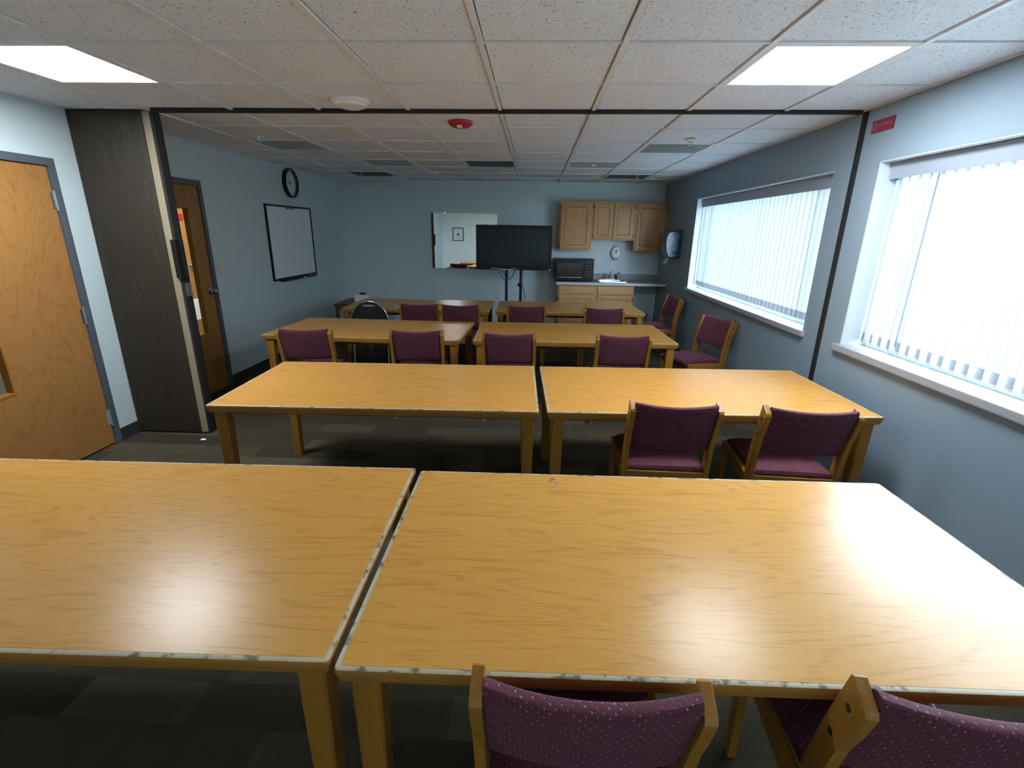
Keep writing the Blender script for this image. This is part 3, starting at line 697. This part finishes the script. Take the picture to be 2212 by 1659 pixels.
def plate(name, label, cat, loc, face, mats, kind, w=0.075, h=0.118):
    """face: unit axis the plate looks along"""
    t = thing(name, label, cat, loc, {'x': R(90), '-x': R(-90), '-y': R(0)}[face])      # built facing -y
    B().box(-w/2, w/2, -0.007, 0.0, -h/2, h/2, 0.003).obj('cover_plate', mats[0], t)
    if kind == 'switch':
        for sx in ((-0.023, 0.023) if w > 0.1 else (0,)): B().box(sx-0.006, sx+0.006, -0.016, -0.006, -0.012, 0.012, 0.002).obj('toggle', mats[1], t)
    else:
        for dz in (-0.026, 0.026):
            b = B().lathe([(0, 0), (0.017, 0), (0.016, 0.003), (0, 0.003)], 20, Matrix.Translation((0, -0.0068, dz)) @ Matrix.Rotation(R(180), 4, 'Z'), axis='y'); b.obj('socket', mats[1], t)
    return t
plate('light_switch', 'ivory double light switch on the left wall beside the far door', 'light switch', (XL, 2.675, 1.262), 'x', (M['ivory'], M['white']), 'switch', 0.116, 0.118)
plate('wall_outlet', 'ivory wall outlet low on the left wall near the back corner', 'outlet', (XL, 5.13, 0.33), 'x', (M['ivory'], M['ivory']), 'outlet')
plate('wall_outlet', 'ivory wall outlet on the back wall between the microwave and left upper cabinet', 'outlet', (1.245, YB, 1.285), '-y', (M['ivory'], M['ivory']), 'outlet')
plate('wall_outlet', 'dark wall outlet low on the window wall behind a chair', 'outlet', (XR, 3.62, 0.40), '-x', (M['black'], M['black']), 'outlet')

# ------------------------------------------------------------------ back wall: mirror, television, kitchenette
t = thing('wall_mirror', 'frameless wall mirror partly hidden behind the television', 'mirror', (-0.93, YB, 1.485))
B().box(-0.565, 0.545, -0.008, -0.001, -0.447, 0.447, 0.001, 1).obj('mirror_glass', M['mirror'], t)
b = B()
for x in (-0.33, 0.30): b.box(x-0.012, x+0.012, -0.012, 0.0, 0.437, 0.462, 0.002); b.box(x-0.012, x+0.012, -0.012, 0.0, -0.462, -0.437, 0.002)
b.obj('mirror_clips', M['chrome'], t)
# picture on the rear wall, seen in the mirror
t = thing('picture_frame', 'small framed print seen reflected in the wall mirror', 'picture', (-2.465, YF, 1.53), R(180))
b = B()
for q in ((-0.195, -0.165, -0.225, 0.225), (0.165, 0.195, -0.225, 0.225), (-0.165, 0.165, -0.225, -0.195), (-0.165, 0.165, 0.195, 0.225)): b.box(q[0], q[1], -0.025, 0, q[2], q[3], 0.004)
b.obj('frame', M['darkwood'], t)
B().box(-0.165, 0.165, -0.010, -0.004, -0.195, 0.195).obj('print', M['paper'], t)
b = B(); b.lathe([(0, 0), (0.06, 0), (0.05, 0.002), (0, 0.002)], 20, Matrix.Translation((0, -0.010, 0.0)) @ Matrix.Diagonal((1, 1, 0.55, 1)) @ Matrix.Rotation(R(180), 4, 'Z'), axis='y')
b.box(-0.07, 0.07, -0.012, -0.010, -0.075, -0.065); b.obj('printed_motif', M['leaf'], t)

t = thing('television', 'black flat-screen television on a floor stand before the mirror', 'television', (-0.072, 5.30, 1.416)); hw, hh = 0.581, 0.332
b = B()
for q in ((-hw, -hw+0.045, -hh, hh), (hw-0.045, hw, -hh, hh), (-hw+0.045, hw-0.045, -hh, -hh+0.06), (-hw+0.045, hw-0.045, hh-0.048, hh)): b.box(q[0], q[1], 0.0, 0.045, q[2], q[3], 0.004)
b.box(-hw+0.01, hw-0.01, 0.02, 0.07, -hh+0.01, hh-0.01, 0.01); b.obj('bezel', M['black'], t)
B().box(-hw+0.045, hw-0.045, 0.012, 0.018, -hh+0.06, hh-0.048).obj('screen', M['tvscreen'], t)
B().prism([(-0.35, -hh+0.028), (-0.24, -hh+0.025), (-0.17, -hh+0.014), (-0.04, -hh+0.014), (-0.02, -hh+0.026), (0.05, -hh+0.026), (0.05, -hh+0.017), (-0.01, -hh+0.016), (-0.03, -hh+0.004), (-0.18, -hh+0.004), (-0.25, -hh+0.017), (-0.35, -hh+0.018)], 'y', -0.003, 0.002).obj('silver_trim', M['steel'], t)
B().box(hw-0.035, hw-0.008, -0.003, 0.002, -hh+0.004, -hh+0.018, 0.001).obj('badge', M['steel'], t)
t = thing('television_stand', 'black two-pole television floor stand with wheels', 'stand', (-0.072, 5.38, 0))
for px in (-0.112, 0.114): B().tube([(px, 0.03, 0.06), (px, 0.03, 1.62)], 0.022, 16).obj('pole', M['blackmetal'], t, True)
b = B(); b.box(-0.20, 0.20, -0.010, 0.01, 1.28, 1.56, 0.004); b.box(-0.30, 0.30, -0.010, 0.006, 1.36, 1.40, 0.003); b.obj('mount_bracket', M['blackmetal'], t)
b = B(); b.lathe([(0, -0.02), (0.024, -0.02), (0.028, 0.0), (0.024, 0.02), (0, 0.02)], 14, Matrix.Translation((0.085, 0.03, 0.85)), axis='x'); b.box(0.088, 0.140, 0.004, 0.056, 0.835, 0.885, 0.004); b.obj('clamp_knob', M['blackmetal'], t, True)
b = B(); b.box(-0.34, 0.34, 0.0, 0.06, 0.06, 0.10, 0.006)
for sx in (-1, 1): b.box(sx*0.31-0.025, sx*0.31+0.025, -0.32, 0.30, 0.06, 0.095, 0.006)
b.obj('base', M['blackmetal'], t)
for sx in (-1, 1):
    for yy in (-0.29, 0.27): B().lathe([(0, -0.014), (0.028, -0.014), (0.03, 0.0), (0.028, 0.014), (0, 0.014)], 16, Matrix.Translation((sx*0.31, yy, 0.030)), axis='x').obj('caster', M['matblack'], t, True)
b = B()
def sag(p0, p1, d, n=14): return [tuple(p0[k]+(p1[k]-p0[k])*i/n - (d*4*(i/n)*(1-i/n) if k == 2 else 0) for k in range(3)) for i in range(n+1)]
b.tube(sag((-0.24, 0.02, 1.14), (-0.115, 0.0, 0.92), 0.07), 0.005, 6); b.tube(sag((-0.20, 0.03, 1.14), (-0.11, 0.0, 0.97), 0.02), 0.004, 6)
b.tube(sag((-0.10, 0.0, 0.93), (0.04, 0.02, 1.13), 0.06), 0.005, 6); b.tube([(0.135, 0.03, 0.86), (0.165, 0.03, 0.78), (0.185, 0.03, 0.66), (0.19, 0.03, 0.35), (0.17, 0.04, 0.10)], 0.005, 6)
b.obj('cables', M['matblack'], t, True)

def frame_door(t, x0, x1, z0, z1, y, name='door', hinge=None):
    """overlay door with a recessed panel, front at y (facing -y)"""
    s = 0.055; b = B()
    b.box(x0, x0+s, y-0.019, y, z0, z1, 0.003, mi=0); b.box(x1-s, x1, y-0.019, y, z0, z1, 0.003, mi=0)
    b.box(x0+s, x1-s, y-0.019, y, z0, z0+s, 0.003, mi=1); b.box(x0+s, x1-s, y-0.019, y, z1-s, z1, 0.003, mi=1)
    d = b.obj(name, [M['cabz'], M['cabx']], t)
    b = B(); b.box(x0+s-0.002, x1-s+0.002, y-0.010, y-0.004, z0+s-0.002, z1-s+0.002)
    e = 0.010
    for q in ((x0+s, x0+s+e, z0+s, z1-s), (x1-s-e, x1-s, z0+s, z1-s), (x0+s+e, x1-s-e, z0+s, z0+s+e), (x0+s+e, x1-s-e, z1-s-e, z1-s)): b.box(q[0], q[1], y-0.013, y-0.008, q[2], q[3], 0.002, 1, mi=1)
    b.obj('panel', [M['cabz'], M['shadeline']], d)  # panel outline coloured dark as shade in the recess
    B().box(x0-0.004, x1+0.004, y-0.006, y-0.0002, z0-0.004, z1+0.004).obj('shade_strip', M['shadeline'], d)  # dark strip drawn as the shadow line around the door
    if hinge is not None:
        hx = x0-0.006 if hinge == 'l' else x1+0.006
        for hz in (z0+0.04, z1-0.055):
            B().box(hx-0.007, hx+0.007, y-0.018, y-0.0, hz-0.025, hz+0.025, 0.002).obj('hinge', M['blackmetal'], d)
    return d
def upper(x0, x1, z0, z1, label, doors):
    t = thing('wall_cabinet', label, 'cabinet', (0, 0, 0), 0, 'oak wall cabinets'); y0 = 5.755
    B().box(x0, x1, y0, YB, z0, z1, 0.002).obj('body', M['cabz'], t)
    for a, c, hg in doors: frame_door(t, a, c, z0+0.022, z1-0.028, y0-0.001, 'door', hg)
    return t
upper(0.635, 1.146, 1.385, 2.122, 'tall oak wall cabinet above the microwave', [(0.655, 1.122, 'l')])
upper(1.148, 1.826, 1.545, 2.122, 'short two-door oak wall cabinet above the soap dispenser', [(1.172, 1.475, 'l'), (1.490, 1.800, 'r')])
upper(1.828, 2.328, 1.385, 2.122, 'tall oak wall cabinet in the corner by the towel dispenser', [(1.855, 2.298, 'r')])
def lower(x0, x1, label, hg):
    t = thing('base_cabinet', label, 'cabinet', (0, 0, 0), 0, 'oak base cabinets'); y0 = 5.475; z1 = 0.862
    b = B(); y1 = YB-0.013; b.box(x0, x0+0.018, y0, y1, 0.10, z1); b.box(x1-0.018, x1, y0, y1, 0.10, z1); b.box(x0+0.018, x1-0.018, y0+0.018, y1, 0.10, 0.118); b.box(x0+0.018, x1-0.018, y1-0.01, y1, 0.118, z1)
    b.box(x0+0.018, x1-0.018, y0, y0+0.018, 0.10, 0.145); b.box(x0+0.018, x1-0.018, y0, y0+0.018, 0.69, 0.73); b.box(x0+0.018, x1-0.018, y0, y0+0.018, 0.835, z1); b.box(x0, x1, y0+0.06, y1, 0.0, 0.10); b.obj('body', M['cabz'], t)
    B().box(x0+0.022, x1-0.022, y0-0.020, y0-0.001, 0.722, 0.846, 0.005).obj('drawer', M['cabx'], t)
    B().box(x0+0.018, x1-0.018, y0-0.006, y0-0.0012, 0.718, 0.850).obj('shade_strip', M['shadeline'], t)  # dark strip standing for the shadow around the drawer front
    frame_door(t, x0+0.022, x1-0.022, 0.13, 0.700, y0-0.001, 'door', hg)
    return t
lower(0.632, 1.246, 'oak base cabinet with one drawer below the microwave', 'l')
lower(1.248, 1.840, 'oak base cabinet with one drawer below the sink', 'r')
t = thing('countertop', 'grey laminate countertop running from microwave to window wall', 'countertop', (0, 0, 0)); sx0, sx1, sy0, sy1 = 1.30, 1.72, 5.55, 5.90
b = B(); z0, z1 = 0.865, 0.903
b.box(0.607, sx0, 5.44, YB, z0, z1); b.box(sx1, XR-0.001, 5.44, YB, z0, z1); b.box(sx0, sx1, 5.44, sy0, z0, z1); b.box(sx0, sx1, sy1, YB, z0, z1); b.obj('worktop', M['counter'], t)
B().box(0.607, XR-0.001, 5.43, 5.44, z0-0.002, z1+0.001, 0.003).obj('front_edge', M['counteredge'], t)
B().box(0.607, XR-0.001, YB-0.02, YB, z1, z1+0.095, 0.004).obj('backsplash', M['counter'], t)
t = thing('sink', 'stainless steel drop-in sink in the grey countertop', 'sink', (1.51, 5.725, 0.903)); b = B(); hx, hy2 = 0.245, 0.205
def rr(h1, h2, z, r=0.04, n=5):
    out = []
    for cx, cy, a0 in ((h1-r, h2-r, 0), (-h1+r, h2-r, 90), (-h1+r, -h2+r, 180), (h1-r, -h2+r, 270)):
        for k in range(n): a = R(a0+90*k/(n-1)); out.append((cx+r*cos(a), cy+r*sin(a), z))
    return out
b.grid([rr(hx, hy2, 0.001), rr(hx-0.002, hy2-0.002, 0.012), rr(hx-0.02, hy2-0.02, 0.015), rr(hx-0.045, hy2-0.05, 0.010), rr(hx-0.055, hy2-0.06, -0.14), rr(0.03, 0.03, -0.15, 0.029)], closed_v=True)
b.obj('basin', M['steel'], t, True)
B().lathe([(0, -0.15), (0.031, -0.15), (0.028, -0.147), (0, -0.149)], 20).obj('drain', M['chrome'], t, True)
t = thing('faucet', 'small chrome faucet at the back of the sink', 'faucet', (1.50, 5.90, 0.903)); B().box(-0.09, 0.09, -0.025, 0.025, 0.012, 0.03, 0.01).obj('base', M['chrome'], t)
B().tube([(0, 0, 0.03), (0, -0.01, 0.07), (0, -0.06, 0.10), (0, -0.12, 0.095), (0, -0.135, 0.075)], [0.018, 0.016, 0.013, 0.012, 0.011], 14).obj('spout', M['chrome'], t, True)
B().tube([(0.0, 0.0, 0.065), (0.01, 0.0, 0.11), (0.035, -0.015, 0.155)], [0.016, 0.011, 0.008], 12).obj('handle', M['chrome'], t, True)
t = thing('soap_bottle', 'small dark bottle standing beside the faucet', 'bottle', (1.665, 5.965, 0.9035)); B().lathe([(0, 0), (0.033, 0), (0.035, 0.01), (0.034, 0.085), (0.025, 0.10), (0.012, 0.108), (0, 0.108)], 20).obj('body', M['grey'], t, True)
B().lathe([(0, 0.108), (0.014, 0.108), (0.014, 0.125), (0, 0.127)], 16).obj('cap', M['matblack'], t, True)

t = thing('microwave', 'black countertop microwave oven under the left wall cabinet', 'microwave', (0.895, 5.78, 0.9062)); x, y = 0.305, 0.20
B().box(-x, x, -y+0.02, y, 0.012, 0.345, 0.006).obj('body', M['black'], t)
b = B()
b.box(-x, 0.145, -y, -y+0.019, 0.014, 0.343, 0.004); d = b.obj('door', M['black'], t)
B().box(-x+0.035, 0.115, -y-0.003, -y-0.0002, 0.085, 0.285, 0.001).obj('window', M['mwwindow'], d)
B().tube([(-x+0.04, -y-0.012, 0.062), (0.12, -y-0.012, 0.062)], 0.007, 10).obj('handle', M['steel'], d, True)
pn = B().box(0.147, x, -y, -y+0.019, 0.014, 0.343, 0.004).obj('control_panel', M['black'], t)
B().box(0.17, x-0.02, -y-0.002, -y-0.0002, 0.285, 0.318).obj('display', M['bluegrey'], pn)
b = B()
for i in range(3):
    for j in range(5): b.box(0.172+i*0.040, 0.204+i*0.040, -y-0.002, -y-0.0002, 0.06+j*0.042, 0.088+j*0.042, 0.0008, 1)
b.obj('buttons', M['charcoal'], pn)
for sx in (-1, 1):
    for yy in (-0.14, 0.16): B().lathe([(0, 0), (0.016, 0), (0.014, 0.012), (0, 0.012)], 12, Matrix.Translation((sx*0.25, yy, -0.002))).obj('foot', M['matblack'], t)

t = thing('soap_dispenser', 'white wall-mounted soap dispenser above the sink', 'soap dispenser', (1.597, YB, 1.345)); b = B(); rowsP = []
oval = lambda k: (0.080*(1-0.28*max(0, sin(2*pi*k/32)))*cos(2*pi*k/32), 0.112*sin(2*pi*k/32))
for dy, sc in ((0, 0.92), (-0.03, 1.0), (-0.07, 0.97), (-0.092, 0.82), (-0.10, 0.5)): rowsP.append([(oval(k)[0]*sc, dy, oval(k)[1]*sc) for k in range(32)])
b.grid(rowsP, closed_v=True, cap=True); b.obj('cover', M['white'], t, True)
dr = [(0.0, 0.062), (0.010, 0.045), (0.019, 0.022), (0.019, 0.006), (0.010, -0.006), (-0.010, -0.006), (-0.019, 0.006), (-0.019, 0.022), (-0.010, 0.045)]
B().prism(dr, 'y', -0.104, -0.094).obj('drop_window', M['bluegrey'], t)
B().prism([(-0.035, -0.112), (-0.022, -0.085), (0, -0.068), (0.022, -0.085), (0.035, -0.112)], 'y', -0.096, -0.02).obj('push_lever', M['grey'], t)

# paper towel dispenser on the window wall
t = thing('towel_dispenser', 'smoky blue paper towel dispenser on the wall beside the far window', 'towel dispenser', (XR, 5.02, 1.515)); b = B(); rowsP = []
for yy, sc in ((-0.145, 0.93), (-0.13, 1.0), (0.13, 1.0), (0.145, 0.93)):
    pf = [(0, -0.19), (0, 0.19), (-0.10, 0.195), (-0.19, 0.165), (-0.225, 0.10), (-0.225, 0.0), (-0.21, -0.11), (-0.17, -0.185)]
    rowsP.append([(a*sc, yy, c*sc) for a, c in pf])
b.grid(rowsP, closed_v=True, cap=True); b.obj('cover', M['bluegrey'], t, True)
b = B(); 
win = [(-0.035, 0.13), (-0.12, 0.135), (-0.15, 0.10), (-0.12, 0.02), (-0.13, -0.06), (-0.11, -0.15), (-0.06, -0.165), (-0.05, -0.05), (-0.055, 0.05)]
b.prism(win, 'y', -0.149, -0.144, 0.001); b.obj('viewing_window', M['bluepale'], t)
b = B(); b.lathe([(0, -0.004), (0.03, -0.004), (0.03, 0.004), (0, 0.004)], 20, Matrix.Translation((-0.085, -0.151, -0.115)), axis='y'); b.obj('dial_knob', M['bluegrey'], t)
b = B(); b.grid([[(-0.14, yy, -0.185), (-0.145, yy, -0.22), (-0.165, yy, -0.255), (-0.185, yy, -0.275)] for yy in (-0.10, 0.0, 0.10)]); b.obj('paper_tongue', M['paper'], t, True)
t.location.y = 5.02

# waste bin under the counter
t = thing('waste_bin', 'grey waste bin under the open end of the countertop', 'bin', (2.02, 5.75, 0)); B().lathe([(0, 0), (0.11, 0), (0.14, 0.36), (0.145, 0.365), (0.135, 0.36), (0.105, 0.012), (0, 0.012)], 24).obj('body', M['grey'], t, True)
B().lathe([(0.136, 0.34), (0.148, 0.345), (0.148, 0.375), (0.136, 0.38), (0.13, 0.36)], 24).obj('rim', M['steel'], t, True)

# dark side table in the back left corner with a white box on it
t = thing('side_table', 'low dark wooden side table in the back left corner', 'table', (-2.42, 4.98, 0)); z = 0.60
B().box(-0.27, 0.27, -0.34, 0.34, z-0.03, z, 0.005).obj('tabletop', M['darkwood'], t); b = B(); b.box(-0.235, 0.235, -0.30, -0.28, z-0.10, z-0.031); b.box(-0.235, 0.235, 0.28, 0.30, z-0.10, z-0.031); b.box(-0.235, -0.215, -0.279, 0.279, z-0.10, z-0.031); b.box(0.215, 0.235, -0.279, 0.279, z-0.10, z-0.031); b.obj('apron', M['darkwood'], t)
for sx in (-1, 1):
    for sy in (-1, 1): B().box(sx*0.235-0.02, sx*0.235+0.02, sy*0.30-0.02, sy*0.30+0.02, 0, z-0.031, 0.003).obj('leg', M['darkwood'], t)
t = thing('tissue_box', 'white cardboard box on the dark corner side table', 'box', (-2.36, 4.93, 0.60), R(4)); b = B(); b.box(-0.10, 0.10, -0.06, 0.06, 0.0, 0.105, 0.003); b.obj('carton', M['paper'], t)
tag(B().box(-0.035, 0.045, -0.03, 0.03, 0.0, 0.028, 0.006).obj('stapler', M['matblack'], None, False, (-2.35, 4.93, 0.7055)), 'small black object lying on top of the white box', 'gadget')
t = tag(B().box(-0.06, 0.06, -0.05, 0.05, 0.0, 0.004, 0.001).obj('paper_slip', M['paper'], None, False, (-1.45, 3.73, TZ)), 'small white paper slip on the last row table beside the burgundy chair', 'paper'); t.rotation_euler = (0, 0, R(12))

# ------------------------------------------------------------------ sign on the window wall
t = thing('no_smoking_sign', 'small red sign high on the window wall beside the black strip', 'sign', (XR, 0.962, 2.302))
B().box(-0.004, 0.0, -0.10, 0.10, -0.036, 0.036, 0.001).obj('plate', M['redsign'], t)
RW = Matrix(((0, 0, -1, 0), (-1, 0, 0, 0), (0, 1, 0, 0), (0, 0, 0, 1)))     # text facing -x, reading along -y
me = txt('NO SMOKING', 0.020, None, M['pinkprint'], Matrix.Translation((-0.0046, -0.018, 0.004)) @ RW); b = B(); b.bm.from_mesh(me); b.obj('lettering', M['pinkprint'], t)
b = B(); b.tube([(-0.0046, 0.072+0.019*cos(2*pi*k/28), 0.019*sin(2*pi*k/28)) for k in range(28)], 0.0018, 6, closed=True); b.tube([(-0.005, 0.086, -0.013), (-0.005, 0.058, 0.013)], 0.0018, 6); b.obj('prohibition_symbol', M['pinkprint'], t)

# ------------------------------------------------------------------ small litter
tag(B().lathe([(0, 0), (0.014, 0.0), (0.020, 0.006), (0.012, 0.014), (0, 0.011)], 7, Matrix.Diagonal((1.3, 0.8, 1, 1))).obj('paper_scrap', M['paper'], None, True, (-2.39, 1.105, 0.0)), 'white paper scrap on the carpet before the folding partition', 'litter')
b = B(); b.tube([(0.016*cos(2*pi*k/20), 0.020*sin(2*pi*k/20), 0.0) for k in range(20)], 0.0012, 6, closed=True)
tag(b.obj('rubber_band', M['ivory'], None, True, (0.362, -0.700, TZ+0.0013)), 'thin pale rubber band loop on the front right table', 'rubber band')
b = B(); b.tube([(0.013*cos(2*pi*k/16), 0.010*sin(2*pi*k/16), 0.0) for k in range(16)], 0.0018, 6, closed=True)
tag(b.obj('rubber_band', M['pink'], None, True, (0.352, -0.668, TZ+0.0019)), 'small pink rubber band on the front right table', 'rubber band')
